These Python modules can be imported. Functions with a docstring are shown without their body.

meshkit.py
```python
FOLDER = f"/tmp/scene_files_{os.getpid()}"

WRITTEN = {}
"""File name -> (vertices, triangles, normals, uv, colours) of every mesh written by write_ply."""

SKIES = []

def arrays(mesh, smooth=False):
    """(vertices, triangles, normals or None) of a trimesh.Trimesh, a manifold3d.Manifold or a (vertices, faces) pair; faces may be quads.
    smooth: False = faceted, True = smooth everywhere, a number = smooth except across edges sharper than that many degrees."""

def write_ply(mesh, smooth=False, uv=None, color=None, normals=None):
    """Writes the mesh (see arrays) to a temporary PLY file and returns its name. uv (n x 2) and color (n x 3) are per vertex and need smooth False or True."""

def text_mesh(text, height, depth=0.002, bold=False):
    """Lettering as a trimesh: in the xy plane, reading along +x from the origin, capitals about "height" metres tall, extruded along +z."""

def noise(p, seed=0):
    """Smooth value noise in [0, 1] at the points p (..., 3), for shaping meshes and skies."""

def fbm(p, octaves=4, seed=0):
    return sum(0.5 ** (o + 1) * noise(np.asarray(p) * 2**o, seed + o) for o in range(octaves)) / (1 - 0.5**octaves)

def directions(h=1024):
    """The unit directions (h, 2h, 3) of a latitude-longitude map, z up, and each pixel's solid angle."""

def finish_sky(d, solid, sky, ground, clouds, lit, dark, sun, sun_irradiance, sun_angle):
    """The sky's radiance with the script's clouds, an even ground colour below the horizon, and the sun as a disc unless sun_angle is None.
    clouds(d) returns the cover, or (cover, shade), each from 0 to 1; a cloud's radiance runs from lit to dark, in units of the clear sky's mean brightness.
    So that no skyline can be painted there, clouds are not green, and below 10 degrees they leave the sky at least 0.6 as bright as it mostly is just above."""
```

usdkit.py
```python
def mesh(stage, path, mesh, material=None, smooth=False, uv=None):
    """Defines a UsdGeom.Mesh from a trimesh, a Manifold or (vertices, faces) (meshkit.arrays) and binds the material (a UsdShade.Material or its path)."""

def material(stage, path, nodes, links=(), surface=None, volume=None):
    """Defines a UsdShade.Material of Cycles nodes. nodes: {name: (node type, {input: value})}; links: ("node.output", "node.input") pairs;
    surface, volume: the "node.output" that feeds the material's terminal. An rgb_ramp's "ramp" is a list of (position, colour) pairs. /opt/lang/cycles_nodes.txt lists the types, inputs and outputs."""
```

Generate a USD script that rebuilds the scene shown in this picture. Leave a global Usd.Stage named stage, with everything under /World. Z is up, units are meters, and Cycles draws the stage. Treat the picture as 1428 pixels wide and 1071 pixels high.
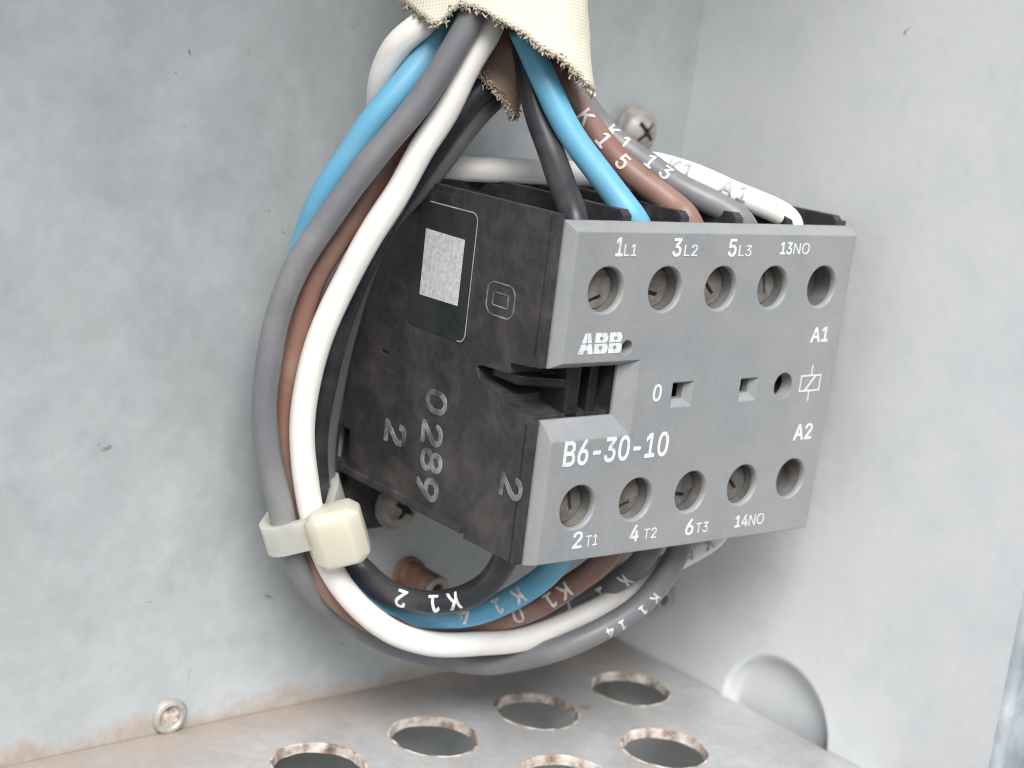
import math, random
import numpy as np, trimesh, manifold3d, shapely
from shapely import affinity
from shapely.geometry import Polygon, Point, box as sbox
from scipy.interpolate import CubicSpline
from pxr import Usd, UsdGeom, UsdLux, UsdShade, Gf, Sdf
import usdkit, meshkit
random.seed(7); RNG = np.random.default_rng(7)
stage = Usd.Stage.CreateInMemory()
UsdGeom.SetStageUpAxis(stage, 'Z'); UsdGeom.SetStageMetersPerUnit(stage, 1.0)
UsdGeom.Xform.Define(stage, '/World'); UsdGeom.Scope.Define(stage, '/World/Looks')
MM = 0.001                                  # the scene is laid out in millimetres, written in metres

# ---------------------------------------------------------------- camera
EYE = np.array([-102.127, -113.801, 53.794])
RIGHT = np.array([0.770796, -0.626446, 0.115924]); DOWN = np.array([-0.050965, -0.242009, -0.968934]); FWD = np.array([0.63504, 0.740943, -0.218467])
cam = UsdGeom.Camera.Define(stage, '/World/camera')
cam.CreateHorizontalApertureAttr(36.0); cam.CreateVerticalApertureAttr(27.0); cam.CreateFocalLengthAttr(54.672)
cam.CreateClippingRangeAttr((0.005, 100.0)); cam.CreateFStopAttr(30.0); cam.CreateFocusDistanceAttr(0.166)
cam.CreateExposureAttr(0.28)
m = np.eye(4); m[0, :3], m[1, :3], m[2, :3], m[3, :3] = RIGHT, -DOWN, -FWD, EYE * MM
cam.AddTransformOp().Set(Gf.Matrix4d(m.tolist()))

# ---------------------------------------------------------------- light: bright overcast daylight from the open front, left and above
SUN = np.array([-0.38, -0.56, 0.74]); SUN /= np.linalg.norm(SUN)
sun = UsdLux.DistantLight.Define(stage, '/World/sun')
sun.CreateIntensityAttr(1.05); sun.CreateAngleAttr(34.0); sun.CreateColorAttr((1.0, 0.99, 0.975)); sun.CreateNormalizeAttr(True)
zx = np.cross([0, 0, 1], SUN); zx /= np.linalg.norm(zx); zy = np.cross(SUN, zx)
m = np.eye(4); m[0, :3], m[1, :3], m[2, :3] = zx, zy, SUN
sun.AddTransformOp().Set(Gf.Matrix4d(m.tolist()))
usdkit.material(stage, '/World/Looks/sky', {
    's': ('sky_texture', {'sky_type': 'single_scattering', 'sun_disc': False, 'sun_elevation': float(math.asin(SUN[2])), 'sun_rotation': float(math.atan2(SUN[0], SUN[1]))}),
    'h': ('hsv', {'saturation': 0.55}),
    'b': ('background_shader', {'strength': 0.13})}, [('s.color', 'h.color'), ('h.color', 'b.color')], surface='b.background')
dome = UsdLux.DomeLight.Define(stage, '/World/sky')
UsdShade.MaterialBindingAPI.Apply(dome.GetPrim()).Bind(UsdShade.Material.Get(stage, '/World/Looks/sky'))
dome.GetPrim().SetCustomDataByKey('kind', 'structure')

# ---------------------------------------------------------------- materials
def look(name, stops, rough=0.45, scale=120, detail=6, bump=0.0, bscale=900, speck=None, dust=None, metal=0.0, bevel=0.0, distort=0.3, spec=0.5, rvar=0.12, sss=0.0, extra=None, grain=None):
    """Mottled base colour from noise; optional specks (colour, size per metre, amount) and dust (colour, amount) lying in patches; fine relief; softened edges."""
    n = {'g': ('geometry', {}), 'n': ('noise_texture', {'scale': scale, 'detail': detail, 'roughness': 0.6, 'distortion': distort}),
         'r': ('rgb_ramp', {'ramp': stops}), 'p': ('principled_bsdf', {'metallic': metal, 'specular_ior_level': spec}),
         'rr': ('map_range', {'from_min': 0.3, 'from_max': 0.7, 'to_min': rough - rvar, 'to_max': rough + rvar})}
    l = [('g.position', 'n.vector'), ('n.fac', 'r.fac'), ('n.fac', 'rr.value'), ('rr.result', 'p.roughness')]
    col = 'r.color'
    if grain:                                   # fine mottling on top of the broad one: (noise scale, strength)
        n['gn'] = ('noise_texture', {'scale': grain[0], 'detail': 4, 'roughness': 0.7})
        n['gm'] = ('map_range', {'from_min': 0.3, 'from_max': 0.7, 'to_min': 1 - grain[1], 'to_max': 1 + grain[1], 'clamp': True})
        n['gx'] = ('vector_math', {'math_type': 'scale'})
        l += [('g.position', 'gn.vector'), ('gn.fac', 'gm.value'), (col, 'gx.vector1'), ('gm.result', 'gx.scale')]; col = 'gx.vector'
    if dust:
        c, amount, ds = dust
        n['dn'] = ('noise_texture', {'scale': ds, 'detail': 8, 'roughness': 0.65, 'distortion': 0.6})
        n['dm'] = ('map_range', {'from_min': 0.45, 'from_max': 0.8, 'to_min': 0.0, 'to_max': amount, 'clamp': True})
        n['dx'] = ('mix', {'color2': c})
        l += [('g.position', 'dn.vector'), ('dn.fac', 'dm.value'), ('dm.result', 'dx.fac'), (col, 'dx.color1')]; col = 'dx.color'
    if speck:
        c, ss, amount = speck
        n['sv'] = ('noise_texture', {'scale': ss, 'detail': 3, 'roughness': 0.55, 'distortion': 0.8})
        n['sm'] = ('map_range', {'from_min': 0.71 - amount, 'from_max': 0.77 - amount, 'to_min': 0.0, 'to_max': 0.8, 'clamp': True})
        n['sx'] = ('mix', {'color2': c})
        l += [('g.position', 'sv.vector'), ('sv.fac', 'sm.value'), ('sm.result', 'sx.fac'), (col, 'sx.color1')]; col = 'sx.color'
    if extra:
        col = extra(n, l, col)
    l.append((col, 'p.base_color'))
    nrm = None
    if bevel:
        n['bv'] = ('bevel', {'samples': 6, 'radius': bevel * MM}); nrm = 'bv.bevel'
    if bump:
        n['bn'] = ('noise_texture', {'scale': bscale, 'detail': 5, 'roughness': 0.6})
        n['bb'] = ('bump', {'strength': 1.0, 'distance': bump * MM})
        l += [('g.position', 'bn.vector'), ('bn.fac', 'bb.height')]
        if nrm: l.append((nrm, 'bb.normal'))
        nrm = 'bb.normal'
    if nrm: l.append((nrm, 'p.normal'))
    if sss:
        n['p'][1].update({'subsurface_weight': sss, 'subsurface_scale': 0.0012, 'subsurface_radius': (1.0, 0.8, 0.55)})
    return usdkit.material(stage, '/World/Looks/' + name, n, l, surface='p.BSDF')

def grey(v, t=(1, 1, 1)): return tuple(v * x for x in t)
COOL = (0.95, 1.0, 1.005)
def rust_at(axis, lo, hi, colour, amount, sc=140):
    """Old rust along one joint of a sheet (at lo, reaching hi millimetres): the band's border is broken up by noise."""
    def f(n, l, col):
        n['sep'] = ('separate_xyz', {}); n['en'] = ('noise_texture', {'scale': sc, 'detail': 8, 'roughness': 0.7})
        n['em'] = ('math', {'math_type': 'multiply_add', 'value2': 0.012, 'value3': -0.006})
        n['ea'] = ('math', {'math_type': 'add'})
        n['es'] = ('math', {'math_type': 'subtract', 'value2': lo * MM}); n['eb'] = ('math', {'math_type': 'absolute'})
        n['er'] = ('map_range', {'from_min': hi * MM, 'from_max': 0.0, 'to_min': 0.0, 'to_max': amount, 'clamp': True})
        n['ex'] = ('mix', {'color2': colour})
        l += [('g.position', 'sep.vector'), ('g.position', 'en.vector'), ('en.fac', 'em.value1'), ('em.value', 'ea.value1'), ('sep.' + axis, 'ea.value2'),
              ('ea.value', 'es.value1'), ('es.value', 'eb.value1'), ('eb.value', 'er.value'), ('er.result', 'ex.fac'), (col, 'ex.color1')]
        return 'ex.color'
    return f
M = {}
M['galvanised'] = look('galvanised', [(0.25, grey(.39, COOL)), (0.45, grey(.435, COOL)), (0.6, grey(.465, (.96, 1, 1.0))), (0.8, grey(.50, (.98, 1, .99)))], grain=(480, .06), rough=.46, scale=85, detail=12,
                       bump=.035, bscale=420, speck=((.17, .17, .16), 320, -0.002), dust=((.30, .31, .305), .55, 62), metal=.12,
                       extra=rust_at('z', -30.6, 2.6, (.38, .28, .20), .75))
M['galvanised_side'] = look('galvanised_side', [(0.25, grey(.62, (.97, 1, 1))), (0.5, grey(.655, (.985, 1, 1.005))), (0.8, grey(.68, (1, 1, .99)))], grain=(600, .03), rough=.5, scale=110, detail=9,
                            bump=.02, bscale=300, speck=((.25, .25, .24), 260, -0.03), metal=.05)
M['galvanised_edge'] = look('galvanised_edge', [(0.3, grey(.36, (.9, 1, 1.06))), (0.5, grey(.52, (.9, 1, 1.05))), (0.7, grey(.7, (.95, 1, 1.03)))], rough=.4, scale=160, bump=.05, bscale=260, metal=.3)
M['shelf'] = look('shelf', [(0.25, grey(.31, (1, .99, .97))), (0.5, grey(.385, (1, .99, .98))), (0.75, grey(.46, (.99, 1, 1)))], grain=(700, .10), rough=.5, scale=90, bump=.03, bscale=500, speck=((.2, .17, .15), 260, -.02),
                  dust=((.40, .365, .325), .4, 60), metal=.1, extra=rust_at('y', 37.5, 13.0, (.31, .225, .165), .65))
M['rust'] = look('rust', [(0.28, (.12, .07, .05)), (0.42, (.30, .22, .17)), (0.52, (.50, .43, .37)), (0.7, (.68, .64, .60))], rough=.7, scale=520, detail=5, bump=.15, bscale=900)
M['plate'] = look('grey_plastic', [(0.3, (.238, .244, .247)), (0.7, (.262, .268, .270))], rough=.46, grain=(1500, .06), scale=140, detail=9, bump=.010, bscale=2200, bevel=.22, dust=((.36, .335, .31), .42, 85), speck=((.50, .49, .47), 520, -.05))
M['black'] = look('black_plastic', [(0.3, (.022, .021, .023)), (0.7, (.036, .034, .037))], grain=(900, .25), rough=.5, scale=110, bump=.02, bscale=1400, bevel=.18, dust=((.115, .094, .080), .7, 210), speck=((.30, .28, .26), 950, -.03))
M['black_clean'] = look('black_slider', [(0.3, (.010, .010, .011)), (0.7, (.017, .017, .018))], rough=.35, bevel=.3)
M['label'] = look('label_film', [(0.3, (.020, .023, .024)), (0.7, (.028, .031, .032))], rough=.38, scale=200, dust=((.10, .09, .08), .3, 150))
M['pale_edge'] = look('label_edge', [(0.3, (.22, .21, .20)), (0.7, (.48, .46, .44))], rough=.6, scale=350)
M['patch'] = look('printed_patch', [(0.35, (.50, .50, .51)), (0.6, (.60, .595, .60))], grain=(2500, .25), rough=.5, scale=900, detail=8)
M['white_print'] = look('white_print', [(0.28, (.42, .43, .44)), (0.42, (.66, .67, .67)), (0.7, (.74, .74, .74))], rough=.5, scale=900)
M['worn_digit'] = look('worn_digit', [(0.35, (.05, .05, .055)), (0.52, (.17, .175, .185)), (0.7, (.32, .33, .34))], rough=.55, scale=420, detail=8, bump=.03)
M['well'] = look('terminal_well', [(0.3, (.06, .06, .06)), (0.6, (.12, .115, .11))], rough=.6, scale=220, dust=((.30, .25, .21), .7, 160))
M['screw'] = look('dull_screw', [(0.3, (.24, .22, .20)), (0.5, (.38, .355, .33)), (0.7, (.50, .475, .45))], rough=.52, scale=420, metal=.35, bump=.03, bscale=1200, dust=((.30, .24, .2), .6, 200), bevel=.15)
M['terminal'] = look('terminal_metal', [(0.3, (.07, .065, .06)), (0.5, (.17, .155, .14)), (0.7, (.30, .275, .25))], rough=.5, scale=380, metal=.3, bump=.03, bscale=1200, dust=((.26, .21, .17), .7, 240), bevel=.12)
M['dark'] = look('dark_recess', [(0.3, (.012, .011, .010)), (0.7, (.02, .018, .017))], rough=.7)
M['stud'] = look('rusty_stud', [(0.3, (.16, .075, .045)), (0.5, (.25, .135, .09)), (0.7, (.36, .25, .19))], rough=.6, scale=330, bump=.05, bscale=800)
def pvc(name, c, rough=.36, d=.25, sss=0.0, dc=(.42, .36, .30)):
    c = np.array(c)
    return look(name, [(0.3, tuple(c * .93)), (0.7, tuple(np.minimum(c * 1.05, .93)))], rough=rough + .08, scale=120, spec=.4, bump=.016, bscale=700, dust=(dc, d, 130), rvar=.10, sss=sss, speck=((.55, .52, .48), 480, -.045))
M['white'] = pvc('white_pvc', (.80, .765, .715), .4, .22)
M['blue'] = pvc('blue_pvc', (.125, .37, .53), .36, .25)
M['greyw'] = pvc('grey_pvc', (.175, .175, .182), .36, .3)
M['brown'] = pvc('brown_pvc', (.225, .12, .09), .4, .35)
M['blackw'] = pvc('black_pvc', (.028, .029, .033), .34, .5, dc=(.13, .11, .10))
M['darkgrey'] = pvc('dark_grey_pvc', (.115, .117, .124), .4, .4, dc=(.2, .18, .16))
M['ink_white'] = look('white_ink', [(0.35, (.42, .42, .43)), (0.6, (.80, .80, .80))], rough=.55, scale=900)
M['ink_pink'] = look('pale_pink_ink', [(0.35, (.50, .42, .38)), (0.6, (.74, .66, .62))], rough=.55, scale=900)
M['ink_grey'] = look('grey_ink', [(0.35, (.25, .25, .25)), (0.6, (.42, .41, .41))], rough=.55, scale=900)
M['nylon'] = look('cream_nylon', [(0.3, (.49, .445, .345)), (0.7, (.56, .52, .425))], rough=.40, scale=60, bump=.01, sss=.7)
def fabric(name, a, b, k):
    n = {'t': ('attribute', {'attribute': 'st'}), 'mu': ('mapping', {'scale': (k, k, k)}), 'w1': ('wave_texture', {'bands_direction': 'x', 'scale': 1.0, 'distortion': .6, 'detail': 1.0, 'detail_scale': .4}),
         'w2': ('wave_texture', {'bands_direction': 'y', 'scale': 1.0, 'distortion': .6, 'detail': 1.0, 'detail_scale': .4}),
         'mm': ('math', {'math_type': 'multiply'}), 'g': ('geometry', {}), 'no': ('noise_texture', {'scale': 160, 'detail': 8, 'roughness': .65}), 'r': ('rgb_ramp', {'ramp': [(0.3, a), (0.7, b)]}),
         'cm': ('map_range', {'to_min': .0, 'to_max': .045}), 'mx': ('mix', {'mix_type': 'multiply', 'color2': (.55, .48, .36)}), 'iv': ('math', {'math_type': 'subtract', 'value1': 1.0}),
         'b': ('bump', {'strength': 1.0, 'distance': .045 * MM}), 'p': ('principled_bsdf', {'roughness': .75, 'specular_ior_level': .3})}
    l = [('t.vector', 'mu.vector'), ('mu.vector', 'w1.vector'), ('mu.vector', 'w2.vector'), ('w1.fac', 'mm.value1'), ('w2.fac', 'mm.value2'), ('g.position', 'no.vector'), ('no.fac', 'r.fac'),
         ('mm.value', 'iv.value2'), ('iv.value', 'cm.value'), ('cm.result', 'mx.fac'), ('r.color', 'mx.color1'), ('mx.color', 'p.base_color'), ('mm.value', 'b.height'), ('b.normal', 'p.normal')]
    return usdkit.material(stage, '/World/Looks/' + name, n, l, surface='p.BSDF')
M['sleeve'] = fabric('cream_woven', (.66, .60, .47), (.75, .70, .575), 1.0)
M['sleeve_in'] = fabric('brown_woven', (.20, .13, .09), (.34, .24, .175), 1.0)
M['fray'] = look('frayed_thread', [(0.35, (.22, .16, .11)), (0.5, (.44, .37, .28)), (0.65, (.68, .62, .52))], rough=.7, scale=650)

# ---------------------------------------------------------------- helpers
taken = {}
def numbered(path):
    k = taken.get(path, -1) + 1; taken[path] = k
    return path if k == 0 else f'{path}_{k:03d}'
def tag(p, label=None, cat=None, group=None, kind=None):
    for k, v in (('label', label), ('category', cat), ('group', group), ('kind', kind)):
        if v: p.SetCustomDataByKey(k, v)
    return p
def thing(name, label, cat, group=None, at=(0, 0, 0)):
    x = UsdGeom.Xform.Define(stage, numbered('/World/' + name)); x.AddTranslateOp().Set(Gf.Vec3d(*(np.array(at, float) * MM)))
    return tag(x.GetPrim(), label, cat, group)
def origin(parent):
    o = np.zeros(3); p = parent
    while p and str(p.GetPath()) not in ('/', '/World'):
        t = p.GetAttribute('xformOp:translate').Get()
        if t is not None: o += np.array(t) / MM
        p = p.GetParent()
    return o
def obj(name, mesh, mat, parent=None, smooth=False, uv=None, label=None):
    """One mesh (points in millimetres of the place) as one prim under parent, or straight under /World."""
    base = str(parent.GetPath()) if parent else '/World'
    if hasattr(mesh, 'to_mesh'):
        q = mesh.to_mesh(); mesh = trimesh.Trimesh(q.vert_properties[:, :3], q.tri_verts, process=False)
    elif isinstance(mesh, (tuple, list)):
        v, f = np.asarray(mesh[0], float), np.asarray(mesh[1], int)
        if f.shape[1] == 4: f = np.vstack([f[:, [0, 1, 2]], f[:, [0, 2, 3]]])
        mesh = trimesh.Trimesh(v, f, process=False)
    mesh = mesh.copy(); mesh.vertices = (mesh.vertices - (origin(parent) if parent else 0)) * MM
    p = usdkit.mesh(stage, numbered(base + '/' + name), mesh, M[mat], smooth=smooth, uv=uv).GetPrim()
    if label: p.SetCustomDataByKey('label', label)
    return p
def man(t): return manifold3d.Manifold(manifold3d.Mesh(np.asarray(t.vertices, np.float32), np.asarray(t.faces, np.uint32)))
def box(x0, x1, y0, y1, z0, z1): return manifold3d.Manifold.cube((x1 - x0, y1 - y0, z1 - z0)).translate((x0, y0, z0))
def cyl_y(x, z, r, y0, y1, n=40): return manifold3d.Manifold.cylinder(y1 - y0, r, r, n).rotate((-90, 0, 0)).translate((x, y0, z))
def prism_x(poly, x0, x1):                       # polygon in (y, z) pushed along x
    c = manifold3d.CrossSection([[tuple(q) for q in poly]], manifold3d.FillRule.NonZero)
    return c.extrude(x1 - x0).rotate((90, 0, 0)).rotate((0, 0, 90)).translate((x0, 0, 0))
def place(mesh, o, r, u):                        # lettering from its own plane on to a face: r reading direction, u up
    r, u = np.array(r, float), np.array(u, float); n = np.cross(r, u)
    t = mesh.copy(); v = t.vertices; t.vertices = np.array(o) + v[:, :1] * r + v[:, 1:2] * u + v[:, 2:3] * n
    return t
def lettering(text, h, w=None, bold=True, depth=.03):
    t = meshkit.text_mesh(text, h, depth, bold)
    b = t.bounds; t.apply_translation((-b[0][0], 0, 0))
    if w: t.vertices[:, 0] *= w / (b[1][0] - b[0][0])
    return t
def frames(c):
    T = np.gradient(c, axis=0); T /= np.linalg.norm(T, axis=1, keepdims=True)
    N = np.zeros_like(c); a = np.cross(T[0], [0.3, 0.2, 0.9]); N[0] = a / np.linalg.norm(a)
    for i in range(1, len(c)):
        a = N[i - 1] - T[i] * (N[i - 1] @ T[i]); N[i] = a / np.linalg.norm(a)
    return T, N, np.cross(T, N)
def tube(c, r, k=22):
    T, N, B = frames(c); a = np.linspace(0, 2 * np.pi, k, endpoint=False); r = np.broadcast_to(r, len(c))
    v = (c[:, None] + r[:, None, None] * (np.cos(a)[None, :, None] * N[:, None] + np.sin(a)[None, :, None] * B[:, None])).reshape(-1, 3)
    i, j = np.meshgrid(np.arange(len(c) - 1), np.arange(k), indexing='ij'); j2 = (j + 1) % k
    q = np.stack([i * k + j, i * k + j2, (i + 1) * k + j2, (i + 1) * k + j], -1).reshape(-1, 4)
    f = np.vstack([q[:, [0, 1, 2]], q[:, [0, 2, 3]]]); n = len(v)
    v = np.vstack([v, c[0], c[-1]]); e = np.arange(k); e2 = (e + 1) % k; o = (len(c) - 1) * k
    f = np.vstack([f, np.stack([np.full(k, n), e2, e], 1), np.stack([np.full(k, n + 1), o + e, o + e2], 1)])
    return trimesh.Trimesh(v, f, process=False)

# ---------------------------------------------------------------- the enclosure
XW, YB, ZS = 53.3, 37.5, -30.6               # right wall, back wall, top of the shelf
def warped_sheet(x0, x1, z0, z1, y, t, step=3.0):
    xs, zs = np.linspace(x0, x1, int((x1 - x0) / step)), np.linspace(z0, z1, int((z1 - z0) / step))
    X, Z = np.meshgrid(xs, zs, indexing='ij'); P = np.stack([X, Z, 0 * X], -1)
    Y = y + .35 * (meshkit.fbm(P / 38.0, 3, seed=4) - .5) * 1.4
    Y = np.maximum(Y, y - .12)
    n, mth = X.shape; v = np.stack([X, Y, Z], -1).reshape(-1, 3); i, j = np.meshgrid(np.arange(n - 1), np.arange(mth - 1), indexing='ij')
    q = np.stack([i * mth + j, (i + 1) * mth + j, (i + 1) * mth + j + 1, i * mth + j + 1], -1).reshape(-1, 4)
    b = np.array([[x0, y + t, z0], [x1, y + t, z0], [x1, y + t, z1], [x0, y + t, z1]]); o = len(v)
    return np.vstack([v, b]), np.vstack([q, [[o + 3, o + 2, o + 1, o]]])
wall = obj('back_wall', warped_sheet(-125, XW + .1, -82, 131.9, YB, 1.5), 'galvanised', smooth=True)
tag(wall, 'mottled grey galvanised back wall of the enclosure', 'wall', kind='structure')

side = UsdGeom.Xform.Define(stage, '/World/side_wall').GetPrim()
tag(side, 'pale galvanised right side wall with a half round pressed recess', 'wall', kind='structure')
DY, DZ, DR = 6.6, -31.0, 8.7                  # the pressed recess
FY = -25.2
sheet = Polygon([(FY, -82), (YB + 1, -82), (YB + 1, 131.9), (FY, 131.9)]).difference(Point(DY, DZ).buffer(DR + .9, 64))
s = trimesh.creation.extrude_polygon(sheet, 1.2, engine='earcut')
s.vertices = np.stack([XW + s.vertices[:, 2], s.vertices[:, 0], s.vertices[:, 1]], 1)
s.invert() if s.volume < 0 else None
a = np.linspace(0, np.pi / 2, 7)
prof = [(DR + .9, 0)] + [(DR + .9 - .9 * math.sin(t), .9 - .9 * math.cos(t)) for t in a[1:]] + [(DR - .05, 1.4)] + [(DR - .05 - .8 * (1 - math.cos(t)), 1.4 + .8 * math.sin(t)) for t in a[1:]] + [(4, 2.25), (0.001, 2.28)]
k = 96; th = np.linspace(0, 2 * np.pi, k, endpoint=False)
v = np.array([[(XW + d, DY + r * math.cos(t), DZ + r * math.sin(t)) for t in th] for r, d in prof]).reshape(-1, 3)
i, j = np.meshgrid(np.arange(len(prof) - 1), np.arange(k), indexing='ij'); j2 = (j + 1) % k
q = np.stack([i * k + j, i * k + j2, (i + 1) * k + j2, (i + 1) * k + j], -1).reshape(-1, 4)
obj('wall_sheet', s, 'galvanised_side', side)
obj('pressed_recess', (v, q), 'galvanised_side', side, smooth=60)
arc = [(XW + 1.2 - 1.2 * math.cos(t), FY - 1.2 * math.sin(t)) for t in a]
inner = [(XW + 1.2, FY)]
fl = Polygon(arc + [(XW + 26, FY - 1.2), (XW + 26, FY - .05), (XW + 1.2, FY - .05)])
f = trimesh.creation.extrude_polygon(fl, 213.8, engine='earcut'); f.apply_translation((0, 0, -82))
obj('front_flange', f, 'galvanised_edge', side, smooth=40)

top = obj('top_wall', trimesh.creation.box(bounds=[(-125, FY - 1.2, 132), (XW + 26, YB + 1.4, 133.2)]), 'galvanised_side')
tag(top, 'galvanised sheet closing the enclosure above the frame', 'wall', kind='structure')

shelf = thing('perforated_shelf', 'horizontal galvanised shelf pierced with staggered round holes, rusty along the back', 'shelf')
pitch, HR, T = 16.6, 5.45, .95
holes = [(42.3 + pitch * i, 22.6) for i in range(-9, 1)] + [(33.7 + pitch * i, 7.2) for i in range(-9, 1)]
plate = Polygon([(-125, -11.5), (XW - .25, -11.5), (XW - .25, 14.6), (XW - .55, 15.2), (XW - .55, YB - .25), (-125, YB - .25)])
rims = []
for n, (hx, hy) in enumerate(holes):
    t = np.linspace(0, 2 * np.pi, 56, endpoint=False)
    j = .22 * (meshkit.noise(np.stack([np.cos(t) * 2.2 + n * 7, np.sin(t) * 2.2, 0 * t], 1)) - .5)
    ring = Polygon(np.stack([hx + (HR + j) * np.cos(t), hy + (HR + j) * np.sin(t)], 1)); plate = plate.difference(ring); rims.append((hx, hy, t, j, n))
s = trimesh.creation.extrude_polygon(plate, T, engine='earcut'); s.apply_translation((0, 0, ZS - T))
obj('shelf_plate', s, 'shelf', shelf)
for hx, hy, t, j, n in rims:
    if hx < -40: continue
    w = .32 * meshkit.noise(np.stack([np.cos(t) * 3.5 + n * 5, np.sin(t) * 3.5, 0 * t + 3], 1)) * (.55 + .45 * np.sin(t))
    z1 = .04 + .16 * meshkit.noise(np.stack([np.cos(t) * 6 + n * 3, np.sin(t) * 6, 0 * t + 8], 1))
    rin, rout = HR + j - .12 - .15 * meshkit.noise(np.stack([np.cos(t) * 5 + n, np.sin(t) * 5, 0 * t], 1)), HR + j + .05 + np.maximum(w, 0)
    loops = [(rout, ZS + .012 + 0 * t), (.5 * (rin + rout), ZS + z1), (rin + .05, ZS + .6 * z1), (rin, ZS - .6 + 0 * t), (rin - .05, ZS - T - .08 - .5 * z1), (HR + j + .02, ZS - T - .05 + 0 * t)]
    v = np.array([np.stack([hx + r * np.cos(t), hy + r * np.sin(t), z], 1) for r, z in loops]).reshape(-1, 3)
    k = len(t); i, jj = np.meshgrid(np.arange(len(loops) - 1), np.arange(k), indexing='ij'); j2 = (jj + 1) % k
    q = np.stack([i * k + jj, (i + 1) * k + jj, (i + 1) * k + j2, i * k + j2], -1).reshape(-1, 4)
    obj('hole_rim', (v, q), 'rust', shelf, smooth=50)

# fixings on the back wall
def phillips(x, z, y, r, h, label, seed=0):
    """Pan head screw, its head facing out of the wall; y is the plane it is tightened against."""
    t = thing('mounting_screw', label, 'screw', at=(x, y, z))
    hm = manifold3d.Manifold.sphere(r, 48).scale((1, 1, h / r)).trim_by_plane((0, 0, 1), 0) + manifold3d.Manifold.cylinder(.4, r, r, 48).translate((0, 0, -.38))
    hm = hm.rotate((90, 0, 0)).translate((x, y, z))
    c = manifold3d.Manifold.cube((r * 1.15, 1.3, .62), True) + manifold3d.Manifold.cube((.62, 1.3, r * 1.15), True) + manifold3d.Manifold.cube((.95, 1.3, .95), True)
    hm = hm - c.rotate((0, 25 + seed, 0)).translate((x, y - h, z))
    obj('screw_head', hm, 'screw', t, smooth=35)
    obj('cross_recess', manifold3d.Manifold.cylinder(.2, r * .5, r * .5, 24).rotate((90, 0, 0)).translate((x, y - h + .72, z)), 'dark', t)
    w = manifold3d.Manifold.cylinder(.5, r * 1.18, r * 1.18, 40).rotate((90, 0, 0)).translate((x, y + .45, z))
    obj('washer', w, 'screw', t, smooth=35)
phillips(8.8, -4.6, 34.5, 2.7, 1.9, 'cross head screw in the black foot below the contactor', 8)
phillips(42.3, 43.2, 35.6, 2.9, 2.0, 'blurred dusty cross head screw behind the white wire above the contactor', 20)
def stud(x, z, y0, y1, r, label, mat):
    t = thing('stud', label, 'stud', at=(x, YB, z))
    b = cyl_y(x, z, r, y0, y1, 32)
    obj('shank', b - cyl_y(x, z, r * .5, y0 - 1, y0 + 1.2, 24), mat, t, smooth=35)
    tip = cyl_y(x, z, r * .93, y0 - .25, y0 + .35, 32) - cyl_y(x, z, r * .48, y0 - 1, y0 + .9, 24)
    obj('stud_tip', tip, 'screw', t, smooth=35)
    obj('base_collar', cyl_y(x, z, r * 1.25, y1 - .9, y1 + .3, 32), mat, t, smooth=35)
stud(13.6, -15.3, 31.0, 37.4, 1.9, 'rusty brown round stud on the back wall below the contactor', 'stud')
stud(51.5, -20.9, 27.4, 37.4, 1.6, 'grey stud low on the back wall behind the last white wire', 'screw')
t = thing('rivet', 'pale hollow rivet in the back wall just above the shelf at left', 'rivet', at=(-19.1, YB, -28.6))
x, z = -19.1, -28.6
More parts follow.
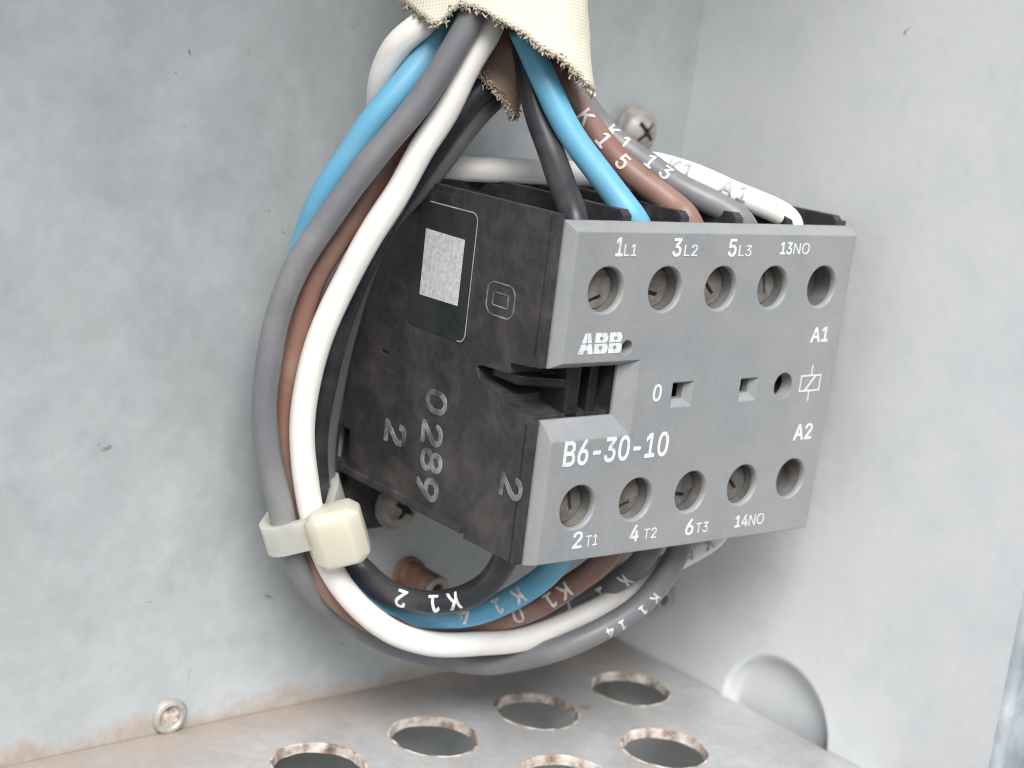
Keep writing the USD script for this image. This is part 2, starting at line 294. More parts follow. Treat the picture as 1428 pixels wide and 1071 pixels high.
rv = trimesh.creation.revolve(np.array([(1.25, -.3), (2.2, -.3), (2.2, .25), (1.95, .6), (1.55, .65), (1.25, .35), (1.25, -.3)])[::-1], sections=40)
obj('rivet_rim', man(rv).rotate((90, 0, 0)).translate((x, YB - .05, z)), 'screw', t, smooth=40)
obj('rivet_core', cyl_y(x, z, 1.3, YB - .2, YB + .4, 30), 'rust', t)

# ---------------------------------------------------------------- the contactor
con = thing('contactor', 'small black contactor with grey numbered front plate wired top and bottom', 'contactor', at=(22, 37, 0))
H = 36.45
holeX = [6.47 + 8.52 * i for i in range(5)]; ZT, ZB, HOLE = 29.5, 6.24, 2.36
body = box(0, 45, 1.5, 36.6, 1.0, 37.0) + box(0, 45, 1.5, 10.4, .15, 3)
body = body + box(-.55, 1, 10.4, 34.6, .75, 1.55) + box(-.5, .7, 35.6, 37.35, -2.6, 36.2)
body = body + box(1.6, 8.4, 34.9, 37.35, -7.4, 3) + box(38.6, 44.2, 36.1, 37.35, 35, 42)
ribs = [1.0, 9.0, 17.5, 26.0, 34.5, 43.2]
chan = [(1.2, 32.5), (1.2, 41), (26, 41), (26, 36.0), (9, 33.6)]
chanb = [(1.6, 5), (9, 3.6), (24, .9), (24, -3), (1.6, -3)]
for n in range(5):
    x0, x1 = (1.0 if n == 0 else ribs[n] + 1.15), ribs[n + 1]
    body = body - prism_x(chan, x0, x1) - prism_x(chanb, x0, x1)
for n in range(1, 6): body = body + box(ribs[n], ribs[n] + 1.15, 1.6, 22, 36.9, 37.55)
for n in range(1, 6):                             # chamfered front ends of the ribs
    body = body - prism_x([(1.0, 36.6), (1.0, 38), (2.8, 38), (2.2, 37.55)], ribs[n] - .2, ribs[n] + 1.3)
body = body - prism_x([(11.4, 19.1), (10.8, 18.0), (6.5, 17.2), (6.4, 16.5), (1.4, 15.7), (1.4, 21.2), (6.1, 20.75), (6.1, 19.6), (10.6, 19.4)], -1, 10.9)
body = body - box(-1, 10.9, 1, 2.4, 15.5, 21.2) - box(-1, 50, 27.2, 29.0, 35.6, 38) - box(-.1, .22, 27.6, 29.0, 16.5, 16.95)
body = body - box(-1, .16, 2.3, 2.55, 22, 37.5) - box(-1, .16, 2.3, 2.55, -1, 15)
body = body - box(-1, .25, 16.0, 40, 36.3, 38) - box(-.1, 1.2, 33.6, 36.9, 1.8, 6)
for i in range(5):
    for z in (ZT, ZB): body = body - cyl_y(holeX[i], z, 3.05, 1, 11)
body = body - cyl_y(36.5, 17.85, 2.0, 1, 7) - box(17.9, 21.5, 1, 9, 16.0, 19.2) - box(28.9, 32.3, 1, 9, 16.0, 19.2) - cyl_y(10.5, 23.4, .9, 1, 4, 20)
obj('body', body, 'black', con)

# front plate: bevelled outline with the notch, holes cut through
LX = .95
rim = [(LX, 0.05), (45.4, -.75), (45.9, H), (LX, H), (LX, 21.2), (10.75, 21.2), (10.75, 15.75), (LX, 15.75)]
ins = [.35, .45, .95, .75, .75, 2.0, 2.1, .75]      # bevel width of the edge that starts at each corner
def inset(poly, d):
    P = np.array(poly, float); n = len(P); out = []
    for i in range(n):
        a, b, c = P[i - 1], P[i], P[(i + 1) % n]
        e1, e2 = (b - a) / np.linalg.norm(b - a), (c - b) / np.linalg.norm(c - b)
        n1, n2 = np.array([-e1[1], e1[0]]), np.array([-e2[1], e2[0]])
        A = np.array([n1, n2]); r = np.array([n1 @ b + d[i - 1], n2 @ b + d[i]]); out.append(np.linalg.solve(A, r))
    return np.array(out)
def loft(layers):
    """Closed mesh through polygons of equal corner count: [(points (n, 2) in x and z, y)] from back to front."""
    n = len(layers[0][0]); v = np.vstack([np.column_stack([p[:, 0], np.full(n, y), p[:, 1]]) for p, y in layers]); f = []
    for i in range(len(layers) - 1):
        for j in range(n):
            a, b, c, d = i * n + j, i * n + (j + 1) % n, (i + 1) * n + (j + 1) % n, (i + 1) * n + j
            f += [(a, b, c), (a, c, d)]
    for last, flip in ((0, True), (len(layers) - 1, False)):
        tv, tf = trimesh.creation.triangulate_polygon(Polygon(layers[last][0]), engine='earcut')
        near = np.argmin(np.linalg.norm(tv[:, None] - layers[last][0][None], axis=2), axis=1) + last * n
        for t3 in tf:
            g = near[t3]; q = v[g]; nn = np.cross(q[1] - q[0], q[2] - q[0])[1]
            want = 1 if flip else -1
            f.append(tuple(g if nn * want > 0 else g[::-1]))
    t = trimesh.Trimesh(v, np.array(f), process=False)
    if t.volume < 0: t.invert()
    return t
P0 = np.array(rim, float); ins = np.array(ins)
layers = [(P0, 1.62), (P0, 1.25)]
for w, y in ((.22, .92), (.5, .55), (.8, .2), (.93, .06), (1.0, 0.0)): layers.append((inset(rim, ins * w), y))
pl = man(loft(layers))
for i in range(5):
    for z in (ZT, ZB):
        pl = pl - cyl_y(holeX[i], z, HOLE, -1, 3, 56) - cyl_y(holeX[i], z, 2.85, .75, 3, 56) - manifold3d.Manifold.cylinder(.3, HOLE + .16, HOLE, 56).rotate((-90, 0, 0)).translate((holeX[i], -.02, z))
pl = pl - cyl_y(36.5, 17.85, 1.55, -1, 3) - cyl_y(10.5, 23.4, .75, -1, 3, 24)
def funnel(x0, x1, z0, z1):
    a = manifold3d.Manifold.hull_points([(x, -.02, z) for x in (x0, x1) for z in (z0, z1)] + [(x, .7, z) for x in (x0 + .1, x1 - .95) for z in (z0 + .8, z1 - .3)])
    return a + box(x0 + .1, x1 - .95, .6, 3, z0 + .8, z1 - .3)
pl = pl - funnel(18.2, 21.5, 16.35, 19.2) - funnel(29.1, 32.1, 16.4, 19.1)
obj('front_plate', pl, 'plate', con)
for row, z in enumerate((ZT, ZB)):
    for i in range(5):
        x = holeX[i]
        w = cyl_y(x, z, 2.8, .78, 9.5, 40) - cyl_y(x, z, 2.34, .5, 8.8 if i < 4 else 3.0, 40)
        if i < 4: w = w - box(x - 3, x - 1.5, 1.0, 6, z - 1.4, z + .3)
        p = obj('terminal_well', w, 'well', con, smooth=40)
        if i < 4:
            dy = 1.75 + .3 * ((i * 7 + row * 3) % 4) / 3
            head = cyl_y(x + .1, z - .1, 2.15, dy, 8.9, 40) - box(-2.6, .1, -1, .75, -.22, .22).rotate((0, -18 + 31 * ((i * 5 + row * 3) % 4), 0)).translate((x + .9, dy, z - 1.0))
            obj('terminal_screw', head, 'terminal', p, smooth=30)
# slider in the side opening, flags behind the little windows
def post(x0, x1, y0, y1, z0, z1, r=.4): return manifold3d.Manifold.batch_hull([manifold3d.Manifold.cylinder(z1 - z0, r, r, 16).translate((x, y, z0)) for x in (x0 + r, x1 - r) for y in (y0 + r, y1 - r)])
sl = post(5.0, 6.9, 2.3, 7.5, 15.7, 21.0)
sl = sl + manifold3d.Manifold.hull_points([(x, y, z) for z in (18.55, 19.55) for x, y in ((.7, 5.2), (5.4, 2.5), (5.4, 4.2), (.7, 9.5))])
sl = sl + post(8.3, 9.6, 2.6, 7.5, 15.7, 21.0, .3)
obj('slider', sl, 'black_clean', con, smooth=40)
obj('window_flag', box(19.2, 21.2, 3.0, 8.9, 16.1, 18.6) - box(19.6, 20.0, 2.5, 4, 16, 19.5), 'black_clean', con)
obj('window_flag', box(30.2, 32.2, 3.0, 8.9, 16.1, 18.3) - box(30.7, 31.2, 2.5, 4, 16, 18.2), 'black_clean', con)

# printing on the plate
FR, FU = (1, 0, 0), (0, 0, 1)
def print_front(text, x, z, h, w, bold=True):
    obj('lettering', place(lettering(text, h, w, bold, .03), (x, -.018, z), FR, FU), 'white_print', con)
for a, x, b, xb, w in (('1', 7.05, 'L1', 8.25, 1.75), ('3', 15.25, 'L2', 17.0, 2.0), ('5', 23.8, 'L3', 25.5, 2.05)):
    print_front(a, x, 33.08, 1.85, 1.3 if a != '1' else 1.0); print_front(b, xb, 33.08, 1.2, w, False)
print_front('13', 32.3, 33.32, 1.32, 2.0); print_front('NO', 34.55, 33.32, 1.25, 2.75, False)
for a, x, b, xb, w, z in (('2', 6.4, 'T1', 8.25, 1.75, 1.66), ('4', 14.8, 'T2', 16.9, 2.0, 1.42), ('6', 23.5, 'T3', 25.2, 2.05, 1.15)):
    print_front(a, x, z, 1.8, 1.35); print_front(b, xb, z, 1.22, w, False)
print_front('14', 31.8, 1.12, 1.35, 2.2); print_front('NO', 34.2, 1.05, 1.3, 2.6, False)
print_front('A1', 40.05, 22.95, 1.7, 3.15); print_front('A2', 39.8, 11.05, 1.85, 3.3)
print_front('0', 15.3, 17.28, 1.8, 1.3); print_front('B6-30-10', 3.5, 11.0, 2.62, 15.3)
def flat(poly, mat='white_print', name='emblem'):
    for g in getattr(poly, 'geoms', [poly]):
        pass
    t = trimesh.util.concatenate([trimesh.creation.extrude_polygon(g, .03, engine='earcut') for g in getattr(poly, 'geoms', [poly])])
    return obj(name, place(t, (0, -.018, 0), FR, FU), mat, con)
hh = 2.2
A = Polygon([(0, 0), (.78, hh), (1.5, hh), (2.08, 0), (1.42, 0), (1.33, .42), (.86, .42), (.7, 0)]).difference(Polygon([(.98, .86), (1.28, .86), (1.17, 1.65)]))
B = sbox(0, 0, 1.2, hh).union(sbox(0, 0, 1.9, hh).intersection(Point(1.2, .56).buffer(.66).union(Point(1.15, 1.64).buffer(.62)).union(sbox(0, 0, 1.3, hh)))).difference(sbox(.62, .42, 1.1, .78)).difference(sbox(.62, 1.42, 1.1, 1.76))
logo = shapely.union_all([A, affinity.translate(B, 2.22, 0), affinity.translate(B, 4.22, 0)])
logo = logo.difference(sbox(-1, 1.06, 9, 1.17))
for gx in (1.08, 3.1, 5.1): logo = logo.difference(sbox(gx - .035, -1, gx + .035, 3))
flat(affinity.translate(logo, 3.62, 22.86))
sq = sbox(39.45, 16.95, 43.1, 18.95)
sym = sq.difference(sq.buffer(-.17)).union(Polygon([(40.3, 17.0), (40.6, 17.0), (42.3, 18.9), (42.0, 18.9)])).union(sbox(41.2, 18.9, 41.37, 20.15)).union(sbox(41.2, 15.8, 41.37, 17.0))
flat(sym, name='coil_symbol')

# side face: label, stamped figures, outlined 0
SR, SU = (0, 0, -1), (0, -1, 0)
def side_poly(poly, mat, name, x, t=.05, parent=None):      # polygon in (y, z) on the left face
    m3 = trimesh.util.concatenate([trimesh.creation.extrude_polygon(g, t, engine='earcut') for g in getattr(poly, 'geoms', [poly])])
    v = m3.vertices.copy(); m3.vertices = np.stack([x - v[:, 2], v[:, 0], v[:, 1]], 1)
    if m3.volume < 0: m3.invert()
    return obj(name, m3, mat, parent or con)
lab = Polygon([(14.9, 22.0), (23.4, 22.0), (23.4, 34.0), (14.9, 34.0)]).buffer(1.05, 12)
lp = side_poly(lab, 'label', 'side_label', .0, .06)
edge = lab.difference(lab.buffer(-.13)).difference(sbox(22.6, 0, 40, 50)).difference(sbox(15.2, 0, 30, 22.6))
side_poly(edge, 'pale_edge', 'label_edge', -.06, .02, lp)
# the square code printed here is left out; only its pale worn ground is built
ground = Polygon([(15.75, 24.72), (22.75, 24.6), (22.8, 31.98), (15.72, 31.9)])
side_poly(ground, 'patch', 'blank_print', -.06, .012, lp)
def stamp(ch, y, z, h, w, mat='worn_digit', name='stamped_figure'):      # centred figure, turned to read downwards
    t = lettering(ch, h, w, True, .10); b = t.bounds; t.apply_translation((-(b[0][0] + b[1][0]) / 2, -(b[0][1] + b[1][1]) / 2, -.02))
    obj(name, place(t, (0, y, z), SR, SU), mat, con)
stamp('0', 17.6, 13.5, 3.5, 2.75); stamp('2', 17.8, 9.8, 3.6, 2.6); stamp('8', 17.4, 6.8, 3.7, 2.6); stamp('9', 17.6, 3.6, 3.9, 2.7)
stamp('2', 24.6, 8.0, 3.9, 2.6); stamp('2', 3.5, 8.0, 3.4, 2.5)
ov = sbox(7.6, 26.2, 9.9, 27.4).buffer(.75); iv = ov.buffer(-.75)
side_poly(ov.buffer(.45).difference(ov.buffer(.3)).union(iv.buffer(.16).difference(iv.buffer(.02))), 'worn_digit', 'moulded_ring', .02, .08)

# ---------------------------------------------------------------- wires
R = 1.42
PATHS = {
    'white': [(1.0,16.32,55.86),(0.55,16.53,53.47),(-0.7,17.21,50.58),(-2.19,18.85,44.89),(-3.59,19.99,41.14),(-5.12,21.29,36.49),(-6.66,22.38,32.63),(-8.28,23.6,28.17),(-9.41,24.51,24.55),(-10.88,25.24,19.52),(-11.75,25.69,13.84),(-11.56,25.87,7.67),(-10.32,25.68,1.57),(-8.9,25.01,-3.43),(-7.04,23.75,-7.85),(-4.05,22.15,-11.78),(0.38,20.14,-14.97),(5.04,18.56,-16.38),(9.64,16.93,-16.38),(14.37,15.51,-16.12),(19.02,13.96,-14.63),(23.54,12.6,-12.7),(27.51,12.39,-11.36),(30.97,12.13,-9.61),(34.31,10.83,-7.07),(37.84,9.16,-4.6),(38.7,8.0,-2.26)],
    'grey': [(-1.92,16.0,55.95),(-2.63,16.34,53.55),(-3.79,17.18,50.34),(-6.01,19.1,44.93),(-8.55,20.93,40.27),(-10.76,22.66,35.82),(-12.68,24.37,31.48),(-13.98,25.76,27.46),(-15.24,26.92,22.11),(-15.75,27.52,16.31),(-15.54,27.86,10.43),(-14.15,27.73,4.39),(-12.97,26.94,-0.39),(-11.11,26.89,-5.49),(-8.0,27.31,-10.2),(-2.6,27.59,-14.93),(3.38,26.67,-18.73),(8.72,24.42,-20.52),(12.51,20.94,-20.92),(15.18,16.22,-19.11),(18.62,11.19,-15.69),(24.59,9.05,-12.45),(27.59,7.87,-9.63),(29.61,6.67,-5.2),(30.04,6.24,-2.48),(30.03,6.0,-0.6)],
    'brown': [(1.21,19.18,55.33),(0.9,19.82,52.14),(-1.72,22.1,45.09),(-4.73,24.32,39.46),(-7.07,25.46,34.1),(-9.86,26.51,28.73),(-11.47,27.33,24.64),(-12.0,28.2,18.97),(-12.33,28.79,12.93),(-11.9,28.98,6.83),(-10.39,28.92,0.57),(-9.04,28.32,-4.25),(-7.19,26.55,-8.65),(-3.65,24.68,-12.78),(1.23,23.24,-15.41),(5.74,22.15,-16.08),(10.09,20.21,-15.4),(13.54,17.36,-13.86),(16.35,13.89,-11.0),(18.3,11.15,-7.85),(20.0,8.82,-4.77),(20.56,7.31,-1.69),(20.35,6.5,0.35)],
    'blue': [(0.04,22.01,57.27),(-1.36,21.5,54.93),(-2.78,21.14,52.23),(-4.91,21.33,48.85),(-8.02,22.37,44.15),(-10.02,24.26,39.47),(-11.18,26.08,35.6),(-11.48,27.83,32.23),(-11.54,29.19,28.63),(-11.77,30.31,24.05),(-11.56,31.09,19.2),(-11.44,31.36,15.86),(-10.44,31.55,10.62),(-9.76,31.54,5.52),(-8.48,31.1,-0.46),(-7.14,30.54,-4.78),(-4.72,29.46,-9.12),(-0.95,27.27,-12.62),(2.76,24.19,-14.12),(5.77,20.59,-13.77),(7.91,17.84,-12.8),(10.07,15.43,-11.16),(11.63,12.2,-8.17),(12.56,9.42,-4.87),(12.31,7.62,-1.64),(11.92,7.0,0.74)],
    'black': [(8.77,19.09,55.32),(7.15,19.24,51.5),(5.08,19.7,49.0),(2.32,20.06,46.78),(-0.28,21.31,42.2),(-2.72,22.76,37.27),(-4.81,24.94,31.01),(-6.21,27.28,23.78),(-6.92,28.99,16.07),(-7.02,30.08,9.11),(-6.45,30.44,3.0),(-4.98,30.11,-2.69),(-2.69,29.05,-7.29),(-0.86,27.21,-9.3),(-0.16,24.46,-10.38),(1.46,20.29,-10.87),(3.12,16.55,-10.0),(4.58,13.04,-7.89),(4.77,9.95,-4.68),(4.28,8.07,-1.87),(3.46,6.6,1.04)],
    'dark': [(11.12,20.54,54.67),(9.41,20.83,50.61),(7.38,21.12,47.94),(5.41,21.47,46.06),(3.53,21.95,43.64),(1.35,22.73,40.0),(-0.21,23.92,36.95),(-2.79,26.73,31.61),(-3.66,29.61,24.1),(-4.04,31.69,15.31),(-4.08,32.73,8.21),(-3.77,32.97,2.02),(-3.04,32.4,-3.63),(-1.4,31.61,-8.5),(0.66,29.76,-12.22),(3.83,27.08,-14.91),(8.9,24.18,-16.63),(14.45,21.36,-16.63),(18.4,19.47,-15.32),(21.98,17.81,-13.84),(25.55,15.51,-11.93),(26.17,11.96,-8.79),(25.74,8.47,-5.58),(25.02,6.53,-2.86),(24.87,6.0,-0.45)],
    'loop': [(-4.49,20.21,55.8),(-4.97,20.46,53.77),(-6.24,21.94,51.87),(-6.5,24.11,49.08),(-5.44,26.32,45.93),(-3.11,28.28,42.38),(0.21,29.21,39.49),(3.65,28.51,38.28),(6.65,26.78,38.22),(10.54,23.84,38.61),(14.87,21.38,38.87),(19.24,18.91,39.29),(22.37,16.64,40.3),(24.87,14.96,41.04),(26.51,12.47,40.87),(28.2,9.98,40.3),(30.97,7.29,39.14),(33.53,4.99,38.16),(35.56,3.0,37.2),(37.45,3.2,35.45)],
    'tblack': [(5.42,16.8,53.66),(6.25,16.24,50.4),(6.22,14.14,46.45),(6.36,11.34,42.63),(5.84,8.13,39.3),(5.22,5.52,37.07),(4.99,4.31,35.63),(5.39,4.0,33.97)],
    'tblue': [(3.34,14.53,54.38),(4.91,13.64,51.49),(5.96,11.79,48.18),(7.48,9.33,44.22),(9.71,6.47,40.49),(11.22,4.26,37.92),(11.86,3.03,36.62),(13.57,3.4,34.91)],
    'tbrown': [(8.56,16.04,53.25),(9.79,15.19,50.0),(12.55,13.14,45.71),(15.81,10.11,41.59),(18.01,7.07,39.28),(19.71,4.45,37.54),(19.86,3.12,36.74),(21.62,3.3,35.01)],
    'tgrey': [(13.69,20.0,52.2),(15.95,19.5,48.86),(18.34,17.6,45.37),(20.44,15.2,42.94),(22.17,12.2,41.23),(23.69,8.8,39.51),(25.66,6.0,38.3),(27.51,3.9,37.23),(28.21,3.0,36.59),(30.05,3.2,35.12)],
}
def path(P):
    P = np.array(P); s = np.r_[0, np.cumsum(np.sqrt(np.linalg.norm(np.diff(P, axis=0), axis=1)))]
    c = CubicSpline(s, P)(np.linspace(0, s[-1], 900)); L = np.r_[0, np.cumsum(np.linalg.norm(np.diff(c, axis=0), axis=1))]
    n = int(L[-1] / .55) + 2; d = np.linspace(0, L[-1], n)
    return np.stack([np.interp(d, L, c[:, k]) for k in range(3)], 1), d
CUR = {}
def wire(key, mat, label, group=None, r=R, taper=None):
    c, d = path(PATHS[key]); sd = 11 * len(CUR)
    c = c + .16 * (np.stack([meshkit.noise(np.stack([d / 5.5 + 9 * k, 0 * d, 0 * d], 1), seed=sd + k) for k in range(3)], 1) - .5)
    CUR[key] = (c, d)
    q = c[len(c) // 2]; t = thing('wire', label, 'wire', group, at=tuple(q))
    wob = 1 + .045 * (meshkit.noise(np.stack([d / 4, 0 * d, 0 * d], 1), seed=len(CUR)) - .5)
    obj('insulation', tube(c, r * wob), mat, t, smooth=True)
    return t
def marking(t, key, text, near, h, mat, back=False, face=(-.62, -.74, .27), roll=0.0, gap=1.0, r=R, stretch=1.0):
    """Printing wrapped round a wire: starts beside the point near and runs along the wire (back: against its direction)."""
    c, d = CUR[key]; T, _, _ = frames(c); face = np.array(face) / np.linalg.norm(face)
    s0 = d[np.argmin(np.linalg.norm(c - np.array(near), axis=1))]; sg = -1 if back else 1; x = 0.0
    for ch in text:
        if ch == ' ': x += h * gap; continue
        g = lettering(ch, h, None, True, .035); w = g.bounds[1][0]
        g.vertices[:, 0] *= stretch; w *= stretch
        vv, ff = trimesh.remesh.subdivide_to_size(g.vertices, g.faces, .35); v = vv.copy()
        s = s0 + sg * (x + v[:, 0]); p = np.stack([np.interp(s, d, c[:, k]) for k in range(3)], 1); tt = np.stack([np.interp(s, d, T[:, k]) for k in range(3)], 1)
        tt /= np.linalg.norm(tt, axis=1, keepdims=True)
        n = face - tt * (tt @ face)[:, None]; n /= np.linalg.norm(n, axis=1, keepdims=True)
        b = np.cross(n, tt) * sg                      # up of the lettering
        al = (v[:, 1] - h / 2) / r + roll
        P = p + (r * 1.012 + .004 + v[:, 2:3]) * (np.cos(al)[:, None] * n + np.sin(al)[:, None] * b)
        obj('marking', trimesh.Trimesh(P, ff, process=False), mat, t); x += w + h * .28
LOOPG = None
tg = wire('grey', 'greyw', 'grey wire on the outermost side of the tied loop')
tw = wire('white', 'white', 'thick white wire passing straight under the cable tie head')
tb = wire('brown', 'brown', 'brown wire between the grey and white wires in the tied loop')
tu = wire('blue', 'blue', 'blue wire at the left that dives behind the outer grey wire')
tk = wire('black', 'blackw', 'black wire curling under the contactor to its first lower terminal, marked K1 2')
td = wire('dark', 'darkgrey', 'dark grey wire from the small inner sleeve, running behind the white wire')
tl = wire('loop', 'white', 'white wire bowing behind the top of the contactor to the fourth upper terminal')
t1 = wire('tblack', 'blackw', 'short straight black wire going down into the first upper terminal')
t2 = wire('tblue', 'blue', 'bright blue wire from the cream sleeve down to the second upper channel')
t3 = wire('tbrown', 'brown', 'brown wire with pale printing K1 5 entering the top of the contactor')
t4 = wire('tgrey', 'greyw', 'grey wire above the contactor tucked behind the brown printed one')
marking(t3, 'tbrown', 'K', [12.2, 13.4, 46.2], 1.7, 'ink_pink', False, roll=0)
marking(t3, 'tbrown', '1', [13.7, 12.2, 44.2], 1.7, 'ink_pink', False, roll=0)
marking(t3, 'tbrown', '5', [15.5, 10.5, 42.0], 1.7, 'ink_pink', False, roll=0)
marking(t4, 'tgrey', 'K', [19.2, 16.7, 44.3], 1.6, 'ink_white', False, roll=0.15)
marking(t4, 'tgrey', '1', [20.3, 15.4, 43.1], 1.6, 'ink_white', False, roll=0.15)
marking(t4, 'tgrey', '1', [22.0, 12.5, 41.4], 1.6, 'ink_white', False, roll=0.15)
marking(t4, 'tgrey', '3', [22.8, 10.8, 40.5], 1.6, 'ink_white', False, roll=0.15)
marking(tl, 'loop', 'K', [26.4, 12.7, 40.9], 1.7, 'ink_grey', False, roll=0.0)
marking(tl, 'loop', '1', [27.2, 11.3, 40.7], 1.7, 'ink_grey', False, roll=0.0)
marking(tl, 'loop', 'A', [29.9, 8.3, 39.6], 1.7, 'ink_grey', False, roll=0.0)
marking(tl, 'loop', '1', [31.4, 6.9, 39.0], 1.7, 'ink_grey', False, roll=0.0)
marking(tk, 'black', 'K', [4.3, 13.9, -8.5], 2.0, 'ink_white', True, roll=0)
marking(tk, 'black', '1', [3.1, 16.5, -10.0], 2.0, 'ink_white', True, roll=0)
marking(tk, 'black', '2', [1.5, 20.1, -10.9], 2.0, 'ink_white', True, roll=0)
marking(tb, 'brown', 'K', [18.1, 11.4, -8.2], 1.85, 'ink_pink', True, roll=0)
marking(tb, 'brown', '1', [17.1, 12.8, -9.8], 1.85, 'ink_pink', True, roll=0)
marking(tb, 'brown', '0', [15.2, 15.5, -12.4], 1.85, 'ink_pink', True, roll=0)
marking(tu, 'blue', 'K', [11.6, 12.2, -8.2], 1.85, 'ink_white', True, roll=0)
marking(tu, 'blue', '1', [10.7, 14.4, -10.3], 1.85, 'ink_white', True, roll=0)
marking(tu, 'blue', '4', [8.5, 17.2, -12.4], 1.85, 'ink_white', True, roll=0)
marking(td, 'dark', 'K', [26.0, 9.7, -6.8], 1.85, 'ink_white', True, roll=0.25)
marking(td, 'dark', '1', [26.2, 13.5, -10.2], 1.85, 'ink_white', True, roll=0.25)
marking(td, 'dark', '1', [23.7, 17.0, -13.2], 1.85, 'ink_white', True, roll=0.25)
marking(tg, 'grey', 'K', [28.1, 7.6, -8.8], 1.2, 'ink_white', True, roll=0.45)
marking(tg, 'grey', '1', [26.9, 8.2, -10.5], 1.2, 'ink_white', True, roll=0.45)
marking(tg, 'grey', '1', [24.5, 9.1, -12.5], 1.2, 'ink_white', True, roll=0.45)
marking(tg, 'grey', '4', [23.0, 9.5, -13.3], 1.2, 'ink_white', True, roll=0.45)
marking(tw, 'white', 'K', [38.1, 9.0, -4.3], 1.6, 'ink_grey', True, roll=0)
marking(tw, 'white', 'A', [36.3, 10.0, -5.8], 1.6, 'ink_grey', True, roll=0)
marking(tw, 'white', '2', [34.1, 10.9, -7.3], 1.6, 'ink_grey', True, roll=0)

# ---------------------------------------------------------------- sleeves
FR3 = np.array([RIGHT, -DOWN, -FWD])          # the sleeve hangs almost square to this direction of its cut end
def sleeve(name, label, O, ax, half, depth, rim_uv, top, mat, fray, sc):
    """Flattened woven tube: O centre, ax its three directions (across, along, towards the front); rim_uv = (across, along) points of the cut edge, front half."""
    ax = np.array(ax); O = np.array(O); k, rows = 160, 40
    th = np.linspace(0, 2 * np.pi, k + 1)
    ru = np.array(rim_uv)
    X = half * np.sign(np.cos(th)) * np.abs(np.cos(th)) ** .9; Z = depth * np.sin(th)
    low = np.interp(X, ru[:, 0], ru[:, 1]); low = np.where(np.sin(th) < -.05, low + .9 * np.minimum(1, -np.sin(th) * 3), low)
    low = low + .28 * (meshkit.noise(np.stack([X * 1.9, Z * 1.9, 0 * X], 1), seed=3) - .5)
    s = np.linspace(0, 1, rows)
    Y = low[None] + (top - low[None]) * s[:, None]
    fl = 1 + .085 * np.exp(-s[:, None] * 8) + .075 * (meshkit.fbm(np.stack(np.broadcast_arrays(np.cos(th)[None] * 1.4, np.sin(th)[None] * 1.4, Y / 7), -1), 3, seed=9) - .5)
    P = O + (X[None] * fl)[..., None] * ax[0] + Y[..., None] * ax[1] + (Z[None] * fl)[..., None] * ax[2]
    Pi = O + (X[None] * fl * (1 - .55 / half))[..., None] * ax[0] + Y[..., None] * ax[1] + (Z[None] * fl * (1 - .55 / depth))[..., None] * ax[2]
    n = rows * (k + 1); i, j = np.meshgrid(np.arange(rows - 1), np.arange(k), indexing='ij')
    q = np.stack([i * (k + 1) + j, i * (k + 1) + j + 1, (i + 1) * (k + 1) + j + 1, (i + 1) * (k + 1) + j], -1).reshape(-1, 4)
    e = np.arange(k); cap = np.stack([e, n + e, n + e + 1, e + 1], 1)
    v = np.vstack([P.reshape(-1, 3), Pi.reshape(-1, 3)]); f = np.vstack([q, q[:, ::-1] + n, cap])
    arc = np.r_[0, np.cumsum(np.hypot(np.diff(X), np.diff(Z)))]
    uv1 = np.stack([np.broadcast_to(arc[None], Y.shape), Y], -1).reshape(-1, 2) * sc; uv = np.vstack([uv1, uv1])
    t = thing(name, label, 'sleeve', at=tuple(O))
    obj('woven_tube', (v, f), mat, t, smooth=True, uv=uv)
    parts = []
    for a in range(k):
        if np.sin(th[a]) < -.35: continue
        for rep in range(fray):
            p = .5 * (P[0, a] + Pi[0, a]) + RNG.normal(0, .16, 3) + ax[1] * RNG.normal(-.02, .18)
            dr = -ax[1] + RNG.normal(0, .75, 3); dr /= np.linalg.norm(dr); e = p + dr * RNG.uniform(.15, .55); mid = .5 * (p + e) + RNG.normal(0, .06, 3)
            parts.append(tube(np.array([p - dr * .1, p, mid, e]), np.array([.09, .10, .085, .035]) * RNG.uniform(.7, 1.35), 6))
    obj('frayed_edge', trimesh.util.concatenate(parts), 'fray', t, smooth=True)
    return t
sleeve('insulating_sleeve', 'wide cream woven sleeve with frayed cut edge from which the wires fan out', [2.248, 17.5, 57.015], [RIGHT, -DOWN, -FWD], 9.31, 5.6, [(np.float64(-9.31), np.float64(-0.22)), (np.float64(-8.65), np.float64(-1.04)), (np.float64(-7.77), np.float64(-2.0)), (np.float64(-6.81), np.float64(-2.96)), (np.float64(-5.84), np.float64(-3.7)), (np.float64(-5.1), np.float64(-3.11)), (np.float64(-4.51), np.float64(-2.29)), (np.float64(-3.7), np.float64(-1.78)), (np.float64(-2.74), np.float64(-1.92)), (np.float64(-1.7), np.float64(-2.44)), (np.float64(-0.37), np.float64(-3.18)), (np.float64(0.74), np.float64(-3.85)), (np.float64(1.85), np.float64(-4.44)), (np.float64(2.96), np.float64(-5.18)), (np.float64(4.22), np.float64(-6.21)), (np.float64(5.55), np.float64(-6.88)), (np.float64(6.66), np.float64(-7.62)), (np.float64(7.77), np.float64(-8.51)), (np.float64(8.65), np.float64(-9.39)), (np.float64(9.31), np.float64(-9.62))], 22.0, 'sleeve', 5, .85)
ac = np.array(RIGHT) * .894 + DOWN * .447; al = np.array(RIGHT) * .447 - DOWN * .894
sleeve('insulating_sleeve', 'small brown woven sleeve hanging inside the cream one round two dark wires', [5.074, 20.4, 47.393], [ac, al, -FWD], 3.3, 3.5, [(-3.3, 1.2), (0, 0.1), (3.3, -1.3)], 9.5, 'sleeve_in', 5, .85)

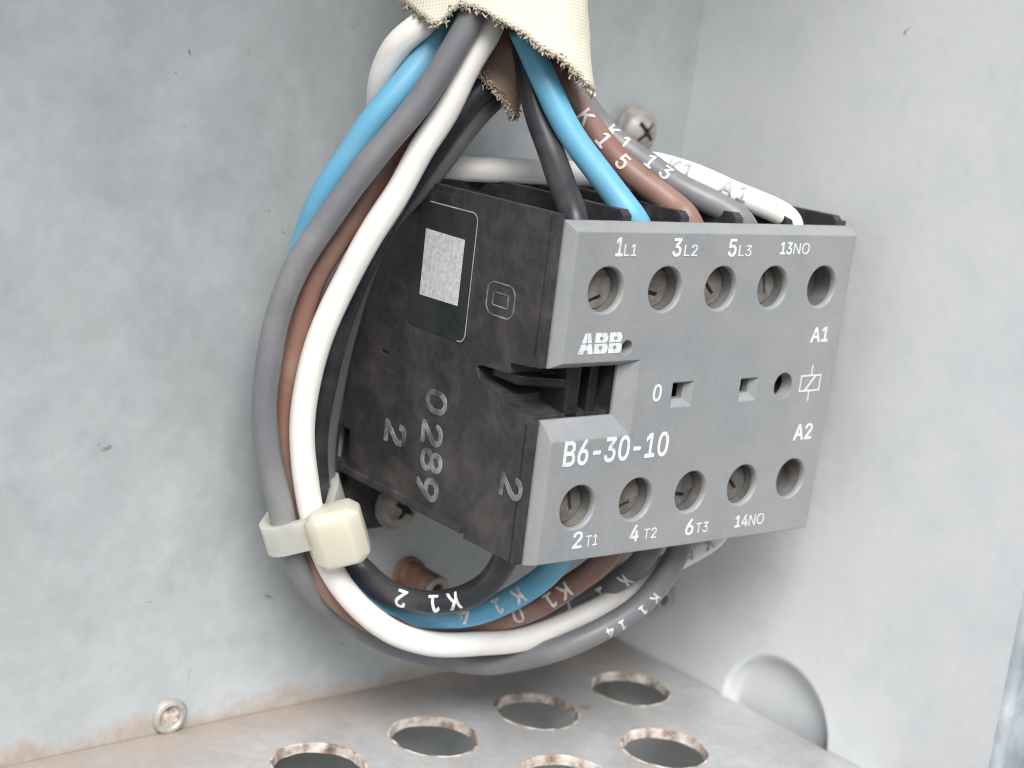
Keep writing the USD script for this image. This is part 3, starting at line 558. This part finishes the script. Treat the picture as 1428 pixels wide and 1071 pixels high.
# ---------------------------------------------------------------- cable tie
keys = ['grey', 'brown', 'white', 'blue', 'black', 'dark']
O = np.array([-8.06, 27.5, -3.84])
near = [CUR[k][0][np.argmin(np.linalg.norm(CUR[k][0] - O, axis=1))] for k in keys]
TT = []
for k in keys:
    c = CUR[k][0]; i = np.argmin(np.linalg.norm(c - O, axis=1)); g = c[i + 3] - c[i - 3]; TT.append(g / np.linalg.norm(g))
T = np.mean(TT, axis=0); T /= np.linalg.norm(T)
near = []
for k in keys:
    c = CUR[k][0]; i = np.argmin(np.abs((c - O) @ T) + .2 * np.linalg.norm(c - O, axis=1)); near.append(c[i])
ctr = np.mean(near, axis=0); U = -FWD - T * (-FWD @ T); U /= np.linalg.norm(U); V = np.cross(T, U)
hullp = shapely.union_all([Point((p - ctr) @ V, (p - ctr) @ U).buffer(R + .06, 20) for p in near]).convex_hull.buffer(.6).buffer(-.58)
ringp = hullp.buffer(1.0, 16).difference(hullp)
def to_world(m3):
    v = m3.vertices; m3.vertices = ctr + v[:, :1] * V + v[:, 1:2] * U + v[:, 2:3] * T
    if m3.volume < 0: m3.invert()
    return m3
tie = thing('cable_tie', 'cream nylon cable tie with a chunky head gathering the wires at lower left', 'cable tie', at=tuple(ctr))
band = trimesh.creation.extrude_polygon(ringp, 3.5, engine='earcut'); band.apply_translation((0, 0, -3.4))
obj('strap', to_world(band), 'nylon', tie, smooth=40)
HC = np.array([-7.98, 22.6, -2.49])
pts = []
for sx in (-1, 1):
    for sy in (-1, 1):
        for sz in (-1, 1):
            ex, ey, ez = 3.15, 2.7, 3.35
            pts += [(sx * (ex - 1.3), sy * ey, sz * (ez - .4)), (sx * ex, sy * (ey - 1.3), sz * (ez - .6)), (sx * (ex - .9), sy * (ey - .9), sz * ez)]
hd = manifold3d.Manifold.hull_points(pts)
hd = manifold3d.Manifold.minkowski_sum(hd.scale((.82, .80, .83)), manifold3d.Manifold.sphere(.55, 14))
hd = hd - manifold3d.Manifold.sphere(1.3, 24).scale((.6, .8, 1.2)).translate((3.3, .4, .6))
hm = hd.to_mesh(); hm = trimesh.Trimesh(hm.vert_properties[:, :3], hm.tri_verts, process=False)
v = hm.vertices; hm.vertices = HC + v[:, :1] * V + v[:, 1:2] * U + v[:, 2:3] * T
if hm.volume < 0: hm.invert()
obj('tie_head', hm, 'nylon', tie, smooth=40)
